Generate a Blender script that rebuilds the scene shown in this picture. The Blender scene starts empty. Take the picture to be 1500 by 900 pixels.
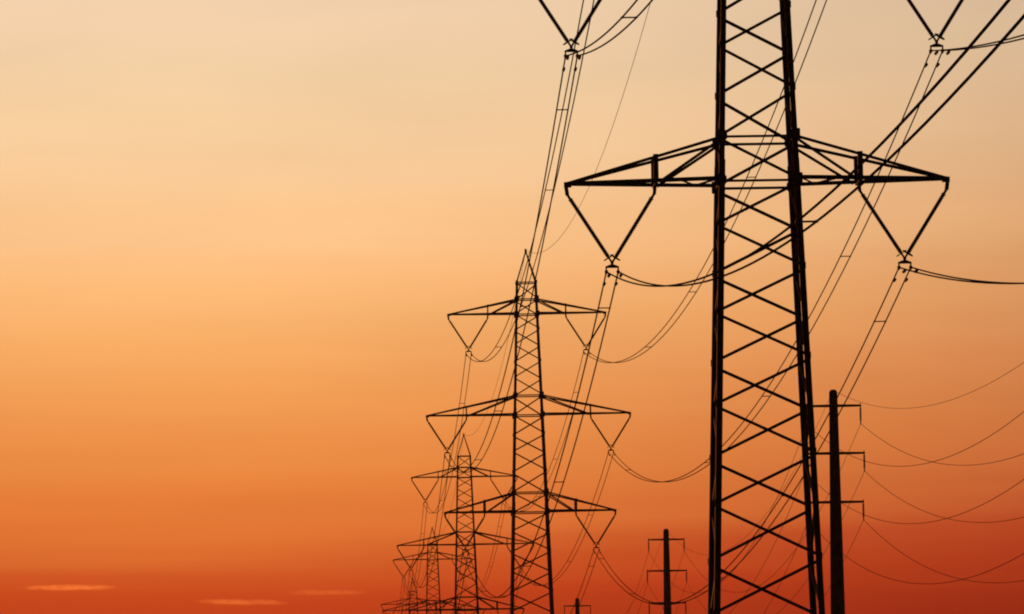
import bpy, math, random
from mathutils import Vector, Matrix
R = math.radians
S = bpy.context.scene
COL = S.collection

# ------------------------------------------------------------------ camera
FPX, EYE = 9000.0, 1.6                       # focal length in px of a 1500 px wide frame, eye height
PITCH, ROLL = R(4.5698), R(0.9986)
c_, s_ = math.cos(PITCH), math.sin(PITCH)
FWD, UP0, RT0 = Vector((0, c_, s_)), Vector((0, -s_, c_)), Vector((1, 0, 0))
RT = RT0*math.cos(ROLL) - UP0*math.sin(ROLL)
UP = RT0*math.sin(ROLL) + UP0*math.cos(ROLL)
cam = bpy.data.cameras.new('camera')
cam.sensor_width = 36.0
cam.lens = FPX/1500*36.0
cam.clip_start, cam.clip_end = 0.5, 80000
cob = bpy.data.objects.new('camera', cam)
COL.objects.link(cob)
m3 = Matrix((RT, UP, -FWD)).transposed()
cob.matrix_world = Matrix.Translation((0, 0, EYE)) @ m3.to_4x4()
S.camera = cob
def ray(px, py):                             # direction through a pixel of the photograph
    return (FWD + RT*((px-750)/FPX) + UP*((450-py)/FPX)).normalized()

# ------------------------------------------------------------------ sky
SUN_AZ, SUN_EL = -13.0, 1.6                  # degrees, azimuth from +Y towards +X
w = bpy.data.worlds.new('World')
S.world = w
w.use_nodes = True
nt = w.node_tree
nt.nodes.clear()
def N(tree, kind, **kw):
    n = tree.nodes.new(kind)
    for k, v in kw.items():
        setattr(n, k, v)
    return n
def MA(tree, op, a, b=None, c=None):
    n = N(tree, 'ShaderNodeMath', operation=op)
    for i, v in enumerate((a, b, c)):
        if v is None:
            continue
        if isinstance(v, (int, float)):
            n.inputs[i].default_value = v
        else:
            tree.links.new(v, n.inputs[i])
    return n.outputs[0]
tc = N(nt, 'ShaderNodeTexCoord')
sp = N(nt, 'ShaderNodeSeparateXYZ')
nt.links.new(tc.outputs['Generated'], sp.inputs[0])
elev = MA(nt, 'MULTIPLY', MA(nt, 'ARCSINE', sp.outputs[2]), 180/math.pi)
azim = MA(nt, 'MULTIPLY', MA(nt, 'ARCTAN2', sp.outputs[0], sp.outputs[1]), 180/math.pi)
# thin layers of dust lying level in the air: long in azimuth, thin in elevation
cx = N(nt, 'ShaderNodeCombineXYZ')
nt.links.new(MA(nt, 'MULTIPLY', azim, 0.10), cx.inputs[0])
nt.links.new(MA(nt, 'MULTIPLY', elev, 3.0), cx.inputs[1])
nz = N(nt, 'ShaderNodeTexNoise')
nz.inputs['Scale'].default_value = 1.0
nz.inputs['Detail'].default_value = 4.0
nt.links.new(cx.outputs[0], nz.inputs['Vector'])
low = MA(nt, 'MINIMUM', MA(nt, 'MAXIMUM', MA(nt, 'DIVIDE', MA(nt, 'SUBTRACT', 3.4, elev), 1.4), 0.0), 1.0)
layer = MA(nt, 'MULTIPLY', MA(nt, 'SUBTRACT', nz.outputs['Fac'], 0.5), MA(nt, 'MULTIPLY_ADD', low, 0.16, 0.36))
# the glow is centred a little left of the view; away from it the sky is redder and dimmer
daz = MA(nt, 'SUBTRACT', azim, -3.0)
d2 = MA(nt, 'MULTIPLY', daz, daz)
shift = MA(nt, 'MULTIPLY', MA(nt, 'DIVIDE', d2, MA(nt, 'ADD', d2, 90.0)), 1.15)
e2 = MA(nt, 'ADD', MA(nt, 'SUBTRACT', elev, shift), layer)
ramp = N(nt, 'ShaderNodeValToRGB')
nt.links.new(MA(nt, 'DIVIDE', e2, 30.0), ramp.inputs[0])
def lin(v):
    v /= 255.0
    return v/12.92 if v <= .04045 else ((v+.055)/1.055)**2.4
def el_of(py):
    return math.degrees(math.asin(ray(300, py).z))
STOPS = [(0.0, (128, 22, 14)), (el_of(1000), (160, 34, 17)), (el_of(900), (192, 60, 23)), (el_of(845), (203, 79, 32)),
         (el_of(790), (221, 111, 49)), (el_of(700), (230, 132, 62)), (el_of(600), (238, 152, 82)),
         (el_of(500), (244, 171, 101)), (el_of(400), (251, 190, 128)), (el_of(260), (247, 203, 153)),
         (el_of(150), (241, 206, 162)), (el_of(0), (238, 206, 171)), (11.0, (226, 204, 178)),
         (17.0, (176, 172, 172)), (29.0, (92, 104, 132))]
cr = ramp.color_ramp
while len(cr.elements) > 1:
    cr.elements.remove(cr.elements[-1])
for i, (e, col) in enumerate(STOPS):
    el = cr.elements[0] if i == 0 else cr.elements.new(e/30.0)
    el.position = e/30.0
    el.color = [lin(v) for v in col] + [1]
fall = MA(nt, 'DIVIDE', 1.0, MA(nt, 'ADD', 1.0, MA(nt, 'DIVIDE', d2, 14.0*14.0)))
cy = N(nt, 'ShaderNodeCombineXYZ')
nt.links.new(MA(nt, 'MULTIPLY', azim, 0.30), cy.inputs[0])
nt.links.new(MA(nt, 'MULTIPLY', elev, 1.3), cy.inputs[1])
n2 = N(nt, 'ShaderNodeTexNoise')
n2.inputs['Scale'].default_value = 1.0
n2.inputs['Detail'].default_value = 5.0
n2.inputs['Distortion'].default_value = .4
nt.links.new(cy.outputs[0], n2.inputs['Vector'])
uneven = MA(nt, 'ADD', 1.0, MA(nt, 'MULTIPLY', MA(nt, 'SUBTRACT', n2.outputs['Fac'], 0.5), 0.16))
pale = MA(nt, 'MULTIPLY', MA(nt, 'DIVIDE', d2, MA(nt, 'ADD', d2, 90.0)), MA(nt, 'MINIMUM', MA(nt, 'DIVIDE', MA(nt, 'MAXIMUM', MA(nt, 'SUBTRACT', elev, 1.8), 0.0), 2.5), 1.0))
mixp = N(nt, 'ShaderNodeMix', data_type='RGBA', blend_type='ADD', clamp_factor=False)
nt.links.new(pale, mixp.inputs[0])
nt.links.new(ramp.outputs[0], mixp.inputs[6])
mixp.inputs[7].default_value = (.020, .010, .068, 1)
bg1 = N(nt, 'ShaderNodeBackground')
nt.links.new(mixp.outputs[2], bg1.inputs[0])
nt.links.new(MA(nt, 'MULTIPLY', fall, uneven), bg1.inputs[1])
sky = N(nt, 'ShaderNodeTexSky', sky_type='NISHITA', sun_disc=False)
sky.sun_elevation, sky.sun_rotation = R(SUN_EL), R(SUN_AZ)
sky.dust_density = 4.0
bg2 = N(nt, 'ShaderNodeBackground')
nt.links.new(sky.outputs[0], bg2.inputs[0])
bg2.inputs[1].default_value = 0.004
addn = N(nt, 'ShaderNodeAddShader')
nt.links.new(bg1.outputs[0], addn.inputs[0])
nt.links.new(bg2.outputs[0], addn.inputs[1])
wo = N(nt, 'ShaderNodeOutputWorld')
nt.links.new(addn.outputs[0], wo.inputs[0])

# ------------------------------------------------------------------ sun
sl = bpy.data.lights.new('sun', 'SUN')
sl.energy, sl.angle, sl.color = 0.9, R(0.53), (1.0, 0.26, 0.05)
so = bpy.data.objects.new('sun', sl)
COL.objects.link(so)
sd = Vector((math.sin(R(SUN_AZ))*math.cos(R(SUN_EL)), math.cos(R(SUN_AZ))*math.cos(R(SUN_EL)), math.sin(R(SUN_EL))))
so.rotation_euler = sd.to_track_quat('Z', 'Y').to_euler()

S.view_settings.view_transform = 'Standard'
S.view_settings.look = 'None'
S.view_settings.exposure = 0.0
S.view_settings.gamma = 1.0
S.render.engine = 'CYCLES'
S.cycles.filter_width = 2.0
S.cycles.max_bounces = 4
S.cycles.volume_bounces = 1
S.cycles.use_denoising = True

# ------------------------------------------------------------------ materials
def material(name, col, rough=.7, metal=0., var=.35, scale=3., bump=0., spec=.12):
    m = bpy.data.materials.new(name)
    m.use_nodes = True
    t = m.node_tree
    b = t.nodes['Principled BSDF']
    tcn = N(t, 'ShaderNodeTexCoord')
    nn = N(t, 'ShaderNodeTexNoise')
    nn.inputs['Scale'].default_value = scale
    nn.inputs['Detail'].default_value = 6
    t.links.new(tcn.outputs['Object'], nn.inputs['Vector'])
    r = N(t, 'ShaderNodeValToRGB')
    r.color_ramp.elements[0].position, r.color_ramp.elements[1].position = .3, .7
    r.color_ramp.elements[0].color = [v*(1-var) for v in col]+[1]
    r.color_ramp.elements[1].color = [v*(1+var) for v in col]+[1]
    t.links.new(nn.outputs['Fac'], r.inputs[0])
    t.links.new(r.outputs[0], b.inputs['Base Color'])
    b.inputs['Roughness'].default_value = rough
    b.inputs['Metallic'].default_value = metal
    b.inputs['Specular IOR Level'].default_value = spec
    if bump:
        bn = N(t, 'ShaderNodeBump')
        bn.inputs['Strength'].default_value = bump
        t.links.new(nn.outputs['Fac'], bn.inputs['Height'])
        t.links.new(bn.outputs[0], b.inputs['Normal'])
    return m
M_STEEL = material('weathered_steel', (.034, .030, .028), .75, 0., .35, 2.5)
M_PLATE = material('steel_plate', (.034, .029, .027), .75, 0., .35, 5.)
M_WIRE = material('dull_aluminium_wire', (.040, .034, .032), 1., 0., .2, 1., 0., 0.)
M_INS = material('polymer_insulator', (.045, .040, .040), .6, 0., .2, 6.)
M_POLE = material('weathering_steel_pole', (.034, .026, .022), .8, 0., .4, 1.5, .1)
M_GROUND = material('dry_grass_field', (.060, .055, .030), .95, 0., .5, .15, .3)
M_CONC = material('footing_concrete', (.25, .24, .22), .9, 0., .2, 4., .2)

# ------------------------------------------------------------------ mesh helpers
class MB:
    def __init__(s):
        s.v, s.f = [], []
    def loops(s, rings, close=True, caps=True):
        b = len(s.v)
        n = len(rings[0])
        for r in rings:
            s.v += [tuple(p) for p in r]
        for i in range(len(rings)-1):
            for j in range(n):
                k = (j+1) % n
                s.f.append((b+i*n+j, b+i*n+k, b+(i+1)*n+k, b+(i+1)*n+j))
        if caps:
            s.f.append(tuple(b+j for j in reversed(range(n))))
            e = b+(len(rings)-1)*n
            s.f.append(tuple(e+j for j in range(n)))
        return s
    def angle(s, p0, p1, wd, th, a, b):      # L-section bar; flanges run along a and b from the corner line
        p0, p1, a, b = Vector(p0), Vector(p1), Vector(a), Vector(b)
        d = (p1-p0).normalized()
        a = (a-d*a.dot(d)).normalized()
        b = (b-d*b.dot(d)-a*b.dot(a)).normalized()
        pr = [(0, 0), (wd, 0), (wd, th), (th, th), (th, wd), (0, wd)]
        return s.loops([[p+a*u+b*v for u, v in pr] for p in (p0, p1)])
    def bar(s, p0, p1, wx, wy, up=(0, 0, 1)):
        p0, p1, up = Vector(p0), Vector(p1), Vector(up)
        d = (p1-p0).normalized()
        if abs(d.dot(up)) > .98:
            up = Vector((0, 1, 0))
        a = d.cross(up).normalized()
        b = a.cross(d).normalized()
        pr = [(-1, -1), (1, -1), (1, 1), (-1, 1)]
        return s.loops([[p+a*(u*wx/2)+b*(v*wy/2) for u, v in pr] for p in (p0, p1)])
    def tube(s, pts, r, n=6):
        rings = []
        pts = [Vector(p) for p in pts]
        for i, p in enumerate(pts):
            d = (pts[min(i+1, len(pts)-1)]-pts[max(i-1, 0)]).normalized()
            a = d.cross(Vector((0, 0, 1)))
            if a.length < .01:
                a = Vector((1, 0, 0))
            a.normalize()
            b = a.cross(d)
            rr = r[i] if isinstance(r, (list, tuple)) else r
            rings.append([p+a*(rr*math.cos(2*math.pi*k/n))+b*(rr*math.sin(2*math.pi*k/n)) for k in range(n)])
        return s.loops(rings)
    def torus(s, c, axis, R0, r0, n=20, m=6):
        c, axis = Vector(c), Vector(axis).normalized()
        a = axis.orthogonal().normalized()
        b = axis.cross(a)
        base = len(s.v)
        for i in range(n):
            q = 2*math.pi*i/n
            o = a*math.cos(q)+b*math.sin(q)
            for j in range(m):
                z = 2*math.pi*j/m
                s.v.append(tuple(c+o*(R0+r0*math.cos(z))+axis*(r0*math.sin(z))))
        for i in range(n):
            for j in range(m):
                s.f.append((base+i*m+j, base+((i+1) % n)*m+j, base+((i+1) % n)*m+(j+1) % m, base+i*m+(j+1) % m))
        return s
    def mesh(s, name, mat, smooth=False):
        me = bpy.data.meshes.new(name)
        me.from_pydata(s.v, [], s.f)
        me.materials.append(mat)
        if smooth:
            for p in me.polygons:
                p.use_smooth = True
        return me
    def build(s, name, mat, parent=None, smooth=False):
        o = bpy.data.objects.new(name, s.mesh(name, mat, smooth))
        COL.objects.link(o)
        o.parent = parent
        return o
def empty(name, loc, rz):
    o = bpy.data.objects.new(name, None)
    COL.objects.link(o)
    o.location, o.rotation_euler = loc, (0, 0, rz)
    o.empty_display_size = .5
    return o
def tag(o, label, cat, group=None):
    o['label'], o['category'] = label, cat
    if group:
        o['group'] = group
    return o
def copy_tree(o, parent=None, skip=()):
    c = o.copy()
    COL.objects.link(c)
    c.parent = parent
    for ch in o.children:
        if ch.name.split('.')[0] not in skip:
            copy_tree(ch, c, skip)
    return c

# ------------------------------------------------------------------ the row: positions (m), line direction
ALPHA = R(-1.6894)                            # bearing of the line from +Y
AX = Vector((math.cos(ALPHA), -math.sin(ALPHA), 0))
LD = Vector((math.sin(ALPHA), math.cos(ALPHA), 0))
H0 = 29.2                                     # lower crossarm above the footings
PYLONS = [(10.85, 268.57, 28.34), (1.44, 603.13, 29.57), (-7.43, 901.86, 29.22), (-16.51, 1211.48, 29.24), (-25.09, 1483.96, 29.14)]
KP = 1.5
POLES = [(x*KP, y*KP, EYE+(z-EYE)*KP) for x, y, z in ((16.37, 314.05, 22.17), (11.68, 477.88, 22.28), (6.36, 650.31, 22.58))]
p1 = Vector(POLES[0])
POLES.insert(0, tuple(p1-LD*250))
POLE_H = 32.6

def ground_z(x, y):
    num, den = 0.0, .02
    for a, b, z in PYLONS:
        k = math.exp(-((x-a)**2+(y-b)**2)/(2*90.0**2))
        num += k*(z-H0)
        den += k
    for a, b, z in POLES:
        k = math.exp(-((x-a)**2+(y-b)**2)/(2*30.0**2))
        num += k*(z-POLE_H)*.5
        den += k*.5
    k = math.exp(-(x*x+y*y)/(2*40.0**2))
    den += k
    return num/den

# ground sheet
xs = sorted(set([-6000, -3000, -1500, -800, -400] + list(range(-240, 241, 12)) + [400, 800, 1500, 3000, 6000]))
ys = sorted(set([-6000, -3000, -1000, -400, -200] + list(range(-100, 1701, 20)) + [1900, 2400, 3200, 4500, 6000]))
g = MB()
for y in ys:
    for x in xs:
        g.v.append((x, y, ground_z(x, y)))
nx = len(xs)
for j in range(len(ys)-1):
    for i in range(nx-1):
        g.f.append((j*nx+i, j*nx+i+1, (j+1)*nx+i+1, (j+1)*nx+i))
go = g.build('ground', M_GROUND, None, True)
go['kind'] = 'structure'

# ------------------------------------------------------------------ lattice pylon
LEV = [22.65, 21.0, 19.5, 18.03, 16.5, 14.9, 13.25, 11.5, 9.55, 7.7, 5.95, 4.05, 1.95, 0.0,
       -1.88, -3.82, -5.76, -7.76, -9.8, -11.95, -14.15, -16.5, -18.9, -21.4, -24.0, -26.6, -29.05]
I0 = LEV.index(0.0)
ARMS = [(21.0, 19.5, 7.74, .10), (11.5, 9.55, 10.0, .10), (1.95, 0.0, 8.38, .22)]
ARMLEV = [22.65] + [z for a in ARMS for z in a[:2]]
def hw(z):
    return 1.72-.033*z
VX, VZ = 3.9, 3.8                             # span and depth of a V of insulators
def make_pylon():
    P = empty('lattice_pylon', (0, 0, 0), 0)
    V = lambda x, y, z: Vector((x, y, z+H0))
    TOP = LEV[0]
    for sx in (-1, 1):
        for sy in (-1, 1):
            a, b = V(sx*hw(-29.2), sy*hw(-29.2), -29.2), V(sx*hw(TOP), sy*hw(TOP), TOP)
            o = Vector((sx*.06, sy*.06, 0))
            mb = MB()
            for z0, z1, wd, k in ((-29.2, 0.9, .275, 1.0), (.9, 10.2, .235, .85), (10.2, TOP, .20, .7)):
                mb.angle(V(sx*hw(z0), sy*hw(z0), z0)+o*k, V(sx*hw(z1), sy*hw(z1), z1)+o*k, wd, .03, (-sx, 0, 0), (0, -sy, 0))
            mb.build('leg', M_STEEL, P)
            MB().angle(b+o*.6, V(sx*.06, sy*.06, 25.75), .13, .02, (-sx, 0, 0), (0, -sy, 0)).build('peak_member', M_STEEL, P)
            fb = MB()
            fb.tube([a+Vector((0, 0, -.9)), a+Vector((0, 0, .32)), a+Vector((0, 0, .36))], [.45, .45, .40], 12)
            fb.build('footing', M_CONC, P)
    MB().bar(V(0, 0, 25.55), V(0, 0, 25.95), .22, .22).build('peak_cap', M_PLATE, P)
    for z in ARMLEV:
        h = hw(z)
        t = .11
        for s in (-1, 1):
            MB().angle(V(-h, s*(h+.02), z), V(h, s*(h+.02), z), t, .02, (0, 0, -1), (0, -s, 0)).build('horizontal_member', M_STEEL, P)
            MB().angle(V(s*(h+.02), -h, z), V(s*(h+.02), h, z), t, .02, (0, 0, -1), (-s, 0, 0)).build('horizontal_member', M_STEEL, P)
    for i in range(len(LEV)-1):
        za, zb = LEV[i], LEV[i+1]
        sa = 1 if (i-I0) % 2 == 0 else -1      # side of the near-face node at level i
        ha, hb = hw(za), hw(zb)
        wd = .132 if zb < 10 else .115
        ga, gb = -.09, .09                     # the braces stop a little short of the node line
        for sy in (-1, 1):
            k = sa if sy < 0 else -sa
            MB().angle(V(k*ha, sy*(ha-.03), za+ga), V(-k*hb, sy*(hb-.03), zb+gb), wd, .016, (0, 0, -1), (0, -sy, 0)).build('brace', M_STEEL, P)
        for sx in (-1, 1):
            k = sa*sx
            MB().angle(V(sx*(ha-.03), k*ha, za+ga), V(sx*(hb-.03), -k*hb, zb+gb), wd, .016, (0, 0, -1), (-sx, 0, 0)).build('brace', M_STEEL, P)
    for i, z in enumerate(LEV):
        s = 1 if (i-I0) % 2 == 0 else -1
        h = hw(z)
        big = z in ARMLEV
        for sy in (-1, 1):
            for k in ((-1, 1) if big else ((s,) if sy < 0 else (-s,))):
                q = .26 if big and z < 22 else .15
                y0 = sy*(h+.075)
                xo = k*(h-.02)
                ring = [(-.7*q, -q), (.5*q, -1.15*q), (1.0*q, -.5*q), (1.0*q, .5*q), (.5*q, 1.15*q), (-.7*q, q)]
                pts = [(xo-k*u, v) for u, v in ring]
                MB().loops([[V(x, y0, z+v) for x, v in pts], [V(x, y0+sy*.02, z+v) for x, v in pts]]).build('gusset_plate', M_PLATE, P)
    for zt, zb, xt, sw in ARMS:
        hb, ht = hw(zb), hw(zt)
        xs_ = xt-VX
        fr = (xt-xs_)/(xt-hb)
        ys_ = .12+fr*(hb-.12)                  # half depth of the arm at the strut
        frt = (xt-xs_)/(xt-ht)
        zs_ = zb+.10+(zt-zb-.10)*frt
        yt_ = .12+frt*(ht-.12)
        cw = .17 if zb == 0 else .15
        for sx in (-1, 1):
            A = MB()
            for sy in (-1, 1):
                A.angle(V(sx*hb, sy*hb, zb), V(sx*(xt-.02), sy*.12, zb), cw, .022, (0, 0, 1), (0, -sy, 0))
            A.bar(V(sx*(xt-.22), 0, zb+.04), V(sx*(xt+.10), 0, zb+.04), .34, .22)
            A.bar(V(sx*(xt+.02), 0, zb), V(sx*(xt-.04), 0, zb-.42), .17, .12)
            A.bar(V(sx*xs_, -ys_, zb-.02), V(sx*xs_, ys_, zb-.02), .14, .12)
            A.bar(V(sx*xs_, 0, zb-.04), V(sx*(xs_+.04), 0, zb-.42), .15, .12)
            arm = A.build('crossarm', M_STEEL, P)
            for sy in (-1, 1):
                MB().angle(V(sx*ht, sy*ht, zt), V(sx*(xt-.04), sy*.12, zb+.16), .135, .02, (0, 0, -1), (0, -sy, 0)).build('top_chord', M_STEEL, arm)
                MB().bar(V(sx*xs_, sy*(ys_-.03), zb), V(sx*xs_, sy*(yt_-.03), zs_+.06), sw, sw).build('strut', M_STEEL, arm)
                MB().angle(V(sx*ht, sy*(ht-.04), zt-.08), V(sx*(xs_-.1), sy*(ys_-.04), zb+.06), .13, .02, (0, 0, -1), (0, -sy, 0)).build('diagonal', M_STEEL, arm)
                for q in (.33, .66):           # plan lacing under the arm
                    xa, xb = hb+(xs_-hb)*(q-.33), hb+(xs_-hb)*q
                    ya = sy*(hb+(ys_-hb)*(q-.33))
                    yb = -sy*(hb+(ys_-hb)*q)
                    if (q < .5) == (sy < 0):
                        MB().angle(V(sx*xa, ya, zb+.05), V(sx*xb, yb, zb+.05), .08, .012, (0, 0, 1), (1, 0, 0)).build('lacing_bar', M_STEEL, arm)
            # V of polymer insulators, grading rings, yoke and clamps
            vx = sx*(xt-VX/2)
            bot = V(vx, 0, zb-3.42)
            for k, xa in ((1, sx*(xt-.04)), (-1, sx*(xs_+.04))):
                top = V(xa, 0, zb-.40)
                d = (bot-top)
                L = d.length
                u = d/L
                pts, rad = [top-u*.06], [.06]
                n = 34
                s0, s1 = .22, L-.30
                pts.append(top+u*s0*.9); rad.append(.06)
                for q in range(n):
                    t = s0+(s1-s0)*q/n
                    dt = (s1-s0)/n
                    pts += [top+u*t, top+u*(t+dt*.30), top+u*(t+dt*.62)]
                    rad += [.074, .108, .074]
                pts += [top+u*s1, bot+u*.02]
                rad += [.045, .045]
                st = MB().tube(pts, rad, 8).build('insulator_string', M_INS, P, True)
                rg = MB().torus(bot-u*.27, u, .24, .024)
                e = u.cross(Vector((0, 1, 0))).normalized()
                rg.bar(bot-u*.27-e*.24, bot-u*.27+e*.24, .03, .03, (0, 1, 0))
                rg.build('grading_ring', M_PLATE, st, True)
                MB().torus(top+u*.26, u, .10, .016, 16, 5).build('arcing_ring', M_PLATE, st, True)
            Y = MB()
            Y.loops([[bot+Vector((x, y, z)) for x, z in ((-.05, -.20), (.05, -.20), (.075, .08), (-.075, .08))] for y in (-.03, .03)])
            Y.loops([[bot+Vector((x, y, z)) for x, z in ((-.30, -.23), (.30, -.23), (.30, -.16), (.10, -.08), (-.10, -.08), (-.30, -.16))] for y in (-.025, .025)])
            yk = Y.build('yoke_plate', M_PLATE, P)
            for k in (-1, 1):
                cb = MB().bar(bot+Vector((k*.26, 0, -.22)), bot+Vector((k*.26, 0, -.36)), .065, .065)
                cb.tube([bot+Vector((k*.26, y, -.39-.9*abs(y)**2)) for y in (-.28, -.14, 0, .14, .28)], [.045, .075, .085, .075, .045], 8)
                cb.build('suspension_clamp', M_PLATE, yk)
    return P

proto = make_pylon()
PLAB = ['tall lattice steel pylon rising beside the thick tapering pole, its peak out of view',
        'complete lattice pylon with pointed peak and all three crossarms clear against the sky',
        'third lattice pylon of the receding row, top crossarm just overlapping a larger pylon leg',
        'fourth lattice pylon of the receding row, mostly behind the crossarms of the third',
        'farthest and faintest lattice pylon of the row, only peak and top crossarm showing']
for i, (x, y, z) in enumerate(PYLONS):
    o = proto if i == 0 else copy_tree(proto, None, ('gusset_plate', 'arcing_ring', 'lacing_bar') if i > 1 else ())
    o.location = (x, y, z-H0)
    o.rotation_euler = (0, 0, -ALPHA)
    tag(o, PLAB[i], 'pylon', 'lattice pylons in a receding row')

# ------------------------------------------------------------------ single poles with three pairs of arms
def pole_r(h):                                 # radius at a depth h below the top
    return .32+.0138*h
PARMS = [(1.25, 2.07), (4.9, 2.28), (8.65, 2.13)]
INS = 1.28
def make_pole():
    P = empty('power_pole', (0, 0, 0), 0)
    T = POLE_H
    pts = [(0, 0, T-h) for h in (34.0, 24, 16, 8, .25, .1, 0)]
    rad = [pole_r(34), pole_r(24), pole_r(16), pole_r(8), pole_r(0), .27, .16]
    MB().tube(pts, rad, 16).build('shaft', M_POLE, P, False)
    for dz, ax in PARMS:
        for s in (-1, 1):
            r = pole_r(dz)
            A = MB()
            A.loops([[Vector((x, y*k, T-dz+z*k)) for y, z in ((-.09, -.10), (.09, -.10), (.09, .10), (-.09, .10))]
                     for x, k in ((s*(r-.06), 1.05), (s*ax*.6, .95), (s*(ax+.06), .78))])
            A.bar((s*ax, 0, T-dz+.05), (s*ax, 0, T-dz+.20), .06, .06)
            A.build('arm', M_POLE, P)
            pts, rad = [], []
            n = 11
            z0 = T-dz-.06
            pts.append((s*ax, 0, z0)); rad.append(.035)
            for q in range(n):
                for f, rr in ((.0, .05), (.35, .105), (.65, .05)):
                    pts.append((s*ax, 0, z0-.14-(INS-.28)*(q+f)/n)); rad.append(rr)
            pts.append((s*ax, 0, z0-INS+.10)); rad.append(.04)
            pts.append((s*ax, 0, z0-INS-.03)); rad.append(.04)
            st = MB().tube(pts, rad, 8).build('insulator', M_INS, P, True)
            MB().tube([(s*ax, y, z0-INS-.05-.5*y*y) for y in (-.3, -.15, 0, .15, .3)], [.03, .045, .06, .045, .03], 8).build('clamp', M_PLATE, st)
    return P
pp = make_pole()
POLAB = ['power pole with three pairs of short arms, next toward the viewer from the thick one',
         'thick tapering power pole with three pairs of short arms right beside the large pylon leg',
         'slender power pole with three pairs of short arms, standing between two lattice pylons',
         'smallest and most distant power pole, only its tip and top arms showing']
for i, (x, y, z) in enumerate(POLES):
    o = pp if i == 0 else copy_tree(pp)
    o.location = (x, y, z-POLE_H)
    o.rotation_euler = (0, 0, -ALPHA)
    tag(o, POLAB[i], 'power pole', 'power poles in a receding row')

# ------------------------------------------------------------------ wires
def span_pts(a, b, sag, n, last=False):
    return [a+(b-a)*t+Vector((0, 0, -4*sag*t*(1-t))) for t in [k/n for k in range(n+(1 if last else 0))]]
P0 = Vector(PYLONS[0])-LD*315.0
NODES = [P0]+[Vector(p) for p in PYLONS]
WIRE_R = .034
SIDE = {-1: 'on the side away from the poles', 1: 'on the side facing the poles'}
LEVN = {0: 'top', 1: 'middle', 2: 'lowest'}
SAGS = {(2, 1): [9.2, 9.5, 6.6, 7.4, 6.0], (2, -1): [9.0, 8.7, 6.6, 7.4, 6.0], (1, 1): [9.4, 9.2, 6.6, 7.4, 6.0],
        (1, -1): [9.0, 7.8, 6.6, 7.4, 6.0], (0, 1): [9.2, 8.7, 6.6, 7.4, 6.0], (0, -1): [9.0, 8.2, 6.6, 7.4, 6.0]}
SPN = {(2, -1): [110], (2, 1): [72], (1, -1): [52], (1, 1): [95], (0, -1): [60], (0, 1): [84]}      # spacers before the big pylon
SPF = {(2, -1): 9, (2, 1): 13, (1, -1): 12, (1, 1): 51, (0, -1): 34, (0, 1): 27}                    # first spacer beyond each pylon
for li, (zt, zb, xt, sw) in enumerate(ARMS):
    for sx in (-1, 1):
        att = [nd+AX*(sx*(xt-VX/2))+Vector((0, 0, zb-3.42-.39)) for nd in NODES]
        E = empty('conductor_bundle', att[1], -ALPHA)
        tag(E, 'twin power cables strung from the %s pylon crossarms %s' % (LEVN[li], SIDE[sx]), 'power cable', 'twin cables strung along the pylons')
        inv = (Matrix.Translation(att[1]) @ Matrix.Rotation(-ALPHA, 4, 'Z')).inverted()
        sags = SAGS[(li, sx)]
        for k in (-1, 1):
            pts = []
            for i in range(5):
                dv = AX*(k*.26)+Vector((0, 0, .0))
                pts += span_pts(att[i]+dv, att[i+1]+dv, sags[i], (70, 48, 32, 24, 20)[i], i == 4)
            MB().tube([inv @ p for p in pts], WIRE_R, 6).build('wire', M_WIRE, E, True)
        for i in range(5):
            a, b = att[i], att[i+1]
            L = (b-a).length
            for dd in ([L-v for v in SPN[(li, sx)]] if i == 0 else [SPF[(li, sx)]+62*j for j in range(6)]):
                t = dd/L
                if t > .97:
                    continue
                q = [a+(b-a)*t+AX*(k*.26)+Vector((0, 0, -4*sags[i]*t*(1-t))) for k in (-1, 1)]
                sb = MB().bar(inv @ q[0], inv @ q[1], .05, .05)
                for p in q:
                    sb.bar(inv @ (p-LD*.07), inv @ (p+LD*.07), .07, .07)
                sb.build('spacer', M_PLATE, E)
            if i > 1:
                continue
            for dd in (2.4, L-2.4):
                if i == 0 and dd < 10:
                    continue
                t = dd/L
                for k in (-1, 1):
                    p = a+(b-a)*t+AX*(k*.26)+Vector((0, 0, -4*sags[i]*t*(1-t)-.10))
                    db = MB().bar(inv @ (p-LD*.22), inv @ (p+LD*.22), .02, .02)
                    for e in (-1, 1):
                        db.tube([inv @ (p+LD*(e*z)) for z in (.12, .16, .34, .40)], [.04, .07, .07, .05], 8)
                    db.bar(inv @ p, inv @ (p+Vector((0, 0, .12))), .03, .03, (0, 1, 0))
                    db.build('vibration_damper', M_PLATE, E)
# shield wire along the peaks
att = [nd+Vector((0, 0, 25.8)) for nd in NODES]
pts = []
for i in range(5):
    pts += span_pts(att[i], att[i+1], (7.5, 8.7, 5.6, 6.4, 5.2)[i], (60, 40, 28, 20, 18)[i], i == 4)
ow = MB().tube([p-att[1] for p in pts], .017, 6).build('earth_wire', M_WIRE, None, True)
ow.location = att[1]
tag(ow, 'thin single wire strung from peak to peak of the pylons', 'wire')
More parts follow.
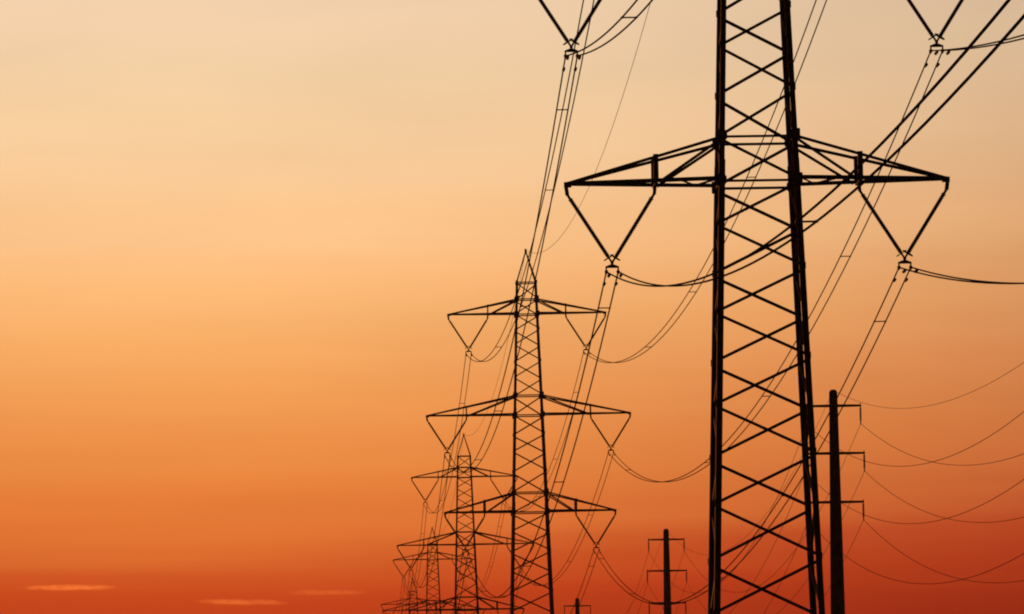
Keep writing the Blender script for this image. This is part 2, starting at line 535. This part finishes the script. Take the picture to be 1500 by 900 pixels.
# pole wires
PN = [Vector(p) for p in POLES]
def pole_wire(name, off, sags, r, label, group):
    att = [p+off for p in PN]
    pts = []
    for i in range(3):
        pts += span_pts(att[i], att[i+1], sags[i], (48, 30, 24)[i], i == 2)
    o = MB().tube([p-att[1] for p in pts], r, 6).build(name, M_WIRE, None, True)
    o.location = att[1]
    tag(o, label, 'wire', group)
pole_wire('earth_wire', Vector((0, 0, -.02)), (7.2, 7.0, 7.2), .014, 'thin wire running along the very tops of the single poles', None)
ANAME = {0: 'top', 1: 'middle', 2: 'lowest'}
PSIDE = {-1: 'on the side toward the pylons', 1: 'on the side away from the pylons'}
for i, (dz, ax) in enumerate(PARMS):
    for s in (-1, 1):
        pole_wire('pole_wire', AX*(s*ax)+Vector((0, 0, -dz-.06-INS-.05)), (8.7, 8.4, 8.7), .0185,
                  'thin sagging wire under the %s pole arms %s' % (ANAME[i], PSIDE[s]), 'wires strung along the poles')

# ------------------------------------------------------------------ far cloud wisps, lit by the low sun
def cloud_mat(name, dens, seed):
    m = bpy.data.materials.new(name)
    m.use_nodes = True
    t = m.node_tree
    t.nodes.clear()
    tcn = N(t, 'ShaderNodeTexCoord')
    sx = N(t, 'ShaderNodeSeparateXYZ')
    t.links.new(tcn.outputs['Object'], sx.inputs[0])
    def noise(sc, det, off):
        mp = N(t, 'ShaderNodeMapping')
        mp.inputs['Scale'].default_value = sc
        mp.inputs['Location'].default_value = (seed+off, seed*2.3, off)
        t.links.new(tcn.outputs['Object'], mp.inputs[0])
        nn = N(t, 'ShaderNodeTexNoise')
        nn.inputs['Scale'].default_value = 1.0
        nn.inputs['Detail'].default_value = det
        t.links.new(mp.outputs[0], nn.inputs['Vector'])
        return nn.outputs['Fac']
    wob = MA(t, 'MULTIPLY', MA(t, 'SUBTRACT', noise((2.6, .25, 0), 1, 3.0), .5), 1.1)       # the streak waves up and down
    zz = MA(t, 'ABSOLUTE', MA(t, 'ADD', sx.outputs[2], wob))
    thick = MA(t, 'MULTIPLY_ADD', noise((3.4, .3, 0), 2, 9.0), .9, -.12)                     # and swells and thins
    ends = MA(t, 'MAXIMUM', MA(t, 'SUBTRACT', 1.0, MA(t, 'POWER', MA(t, 'ABSOLUTE', sx.outputs[0]), 3.0)), 0.0)
    edge = MA(t, 'MAXIMUM', MA(t, 'SUBTRACT', 1.0, MA(t, 'DIVIDE', zz, MA(t, 'MAXIMUM', MA(t, 'MULTIPLY', thick, ends), .02))), 0.0)
    rag = MA(t, 'MULTIPLY', noise((7.0, 1.0, 1.8), 4, 5.0), 1.7)
    yy = MA(t, 'MAXIMUM', MA(t, 'SUBTRACT', 1.0, MA(t, 'MULTIPLY', sx.outputs[1], sx.outputs[1])), 0.0)
    veil = MA(t, 'MULTIPLY', MA(t, 'MAXIMUM', MA(t, 'SUBTRACT', 1.0, MA(t, 'MULTIPLY', zz, 1.25)), 0.0), .10)
    k = MA(t, 'MULTIPLY', MA(t, 'MULTIPLY', MA(t, 'ADD', MA(t, 'MULTIPLY', edge, rag), veil), ends), yy)
    v = N(t, 'ShaderNodeVolumePrincipled')
    v.inputs['Color'].default_value = (1, .80, .42, 1)
    v.inputs['Anisotropy'].default_value = .78
    t.links.new(MA(t, 'MULTIPLY', k, dens), v.inputs['Density'])
    o = N(t, 'ShaderNodeOutputMaterial')
    t.links.new(v.outputs[0], o.inputs['Volume'])
    return m
CL = [('long glowing orange cloud streak, brightest of the low streaks', 45, 160, 861, 3.3, .0052, 1.3, .6),
      ('short glowing orange cloud streak, lowest above the horizon', 298, 412, 882, 3.0, .0040, 4.1, 2.0),
      ('faint orange cloud streak beside the pylons, dimmest of the three', 430, 528, 868, 2.8, .0022, 7.7, .5)]
DC = 18000.0
for lab, x0, x1, py, th, dens, seed, tilt in CL:
    a, b = ray(x0, py)*DC, ray(x1, py)*DC
    c = (a+b)/2
    hl = (b-a).length/2*1.3
    mb = MB()
    nl, ns = 12, 24
    for i in range(nl+1):
        ph = math.pi*i/nl
        for j in range(ns):
            q = 2*math.pi*j/ns
            mb.v.append((math.sin(ph)*math.cos(q), math.sin(ph)*math.sin(q), math.cos(ph)))
    for i in range(nl):
        for j in range(ns):
            k = (j+1) % ns
            mb.f.append((i*ns+j, (i+1)*ns+j, (i+1)*ns+k, i*ns+k))
    o = mb.build('cloud_streak', cloud_mat('cloud_wisp', dens, seed), None, True)
    o.location = c+Vector((0, 0, EYE))
    o.rotation_euler = (0, R(tilt), math.atan2(-c.x, c.y))
    o.scale = (hl, 260.0, th*DC/FPX)
    tag(o, lab, 'cloud', 'low cloud streaks')


# ------------------------------------------------------------------ thin evening haze
hz = MB()
X, Z0, Z1 = 6100.0, -4.0, 60.0
hz.loops([[(-X, -X, z), (X, -X, z), (X, X, z), (-X, X, z)] for z in (Z0, Z1)])
hm = bpy.data.materials.new('evening_haze')
hm.use_nodes = True
ht_ = hm.node_tree
ht_.nodes.clear()
pv = N(ht_, 'ShaderNodeVolumePrincipled')
pv.inputs['Color'].default_value = (.96, .92, .90, 1)
pv.inputs['Density'].default_value = .000022
pv.inputs['Anisotropy'].default_value = .6
om = N(ht_, 'ShaderNodeOutputMaterial')
ht_.links.new(pv.outputs[0], om.inputs['Volume'])
hob = hz.build('haze', hm)
hob['kind'] = 'stuff'
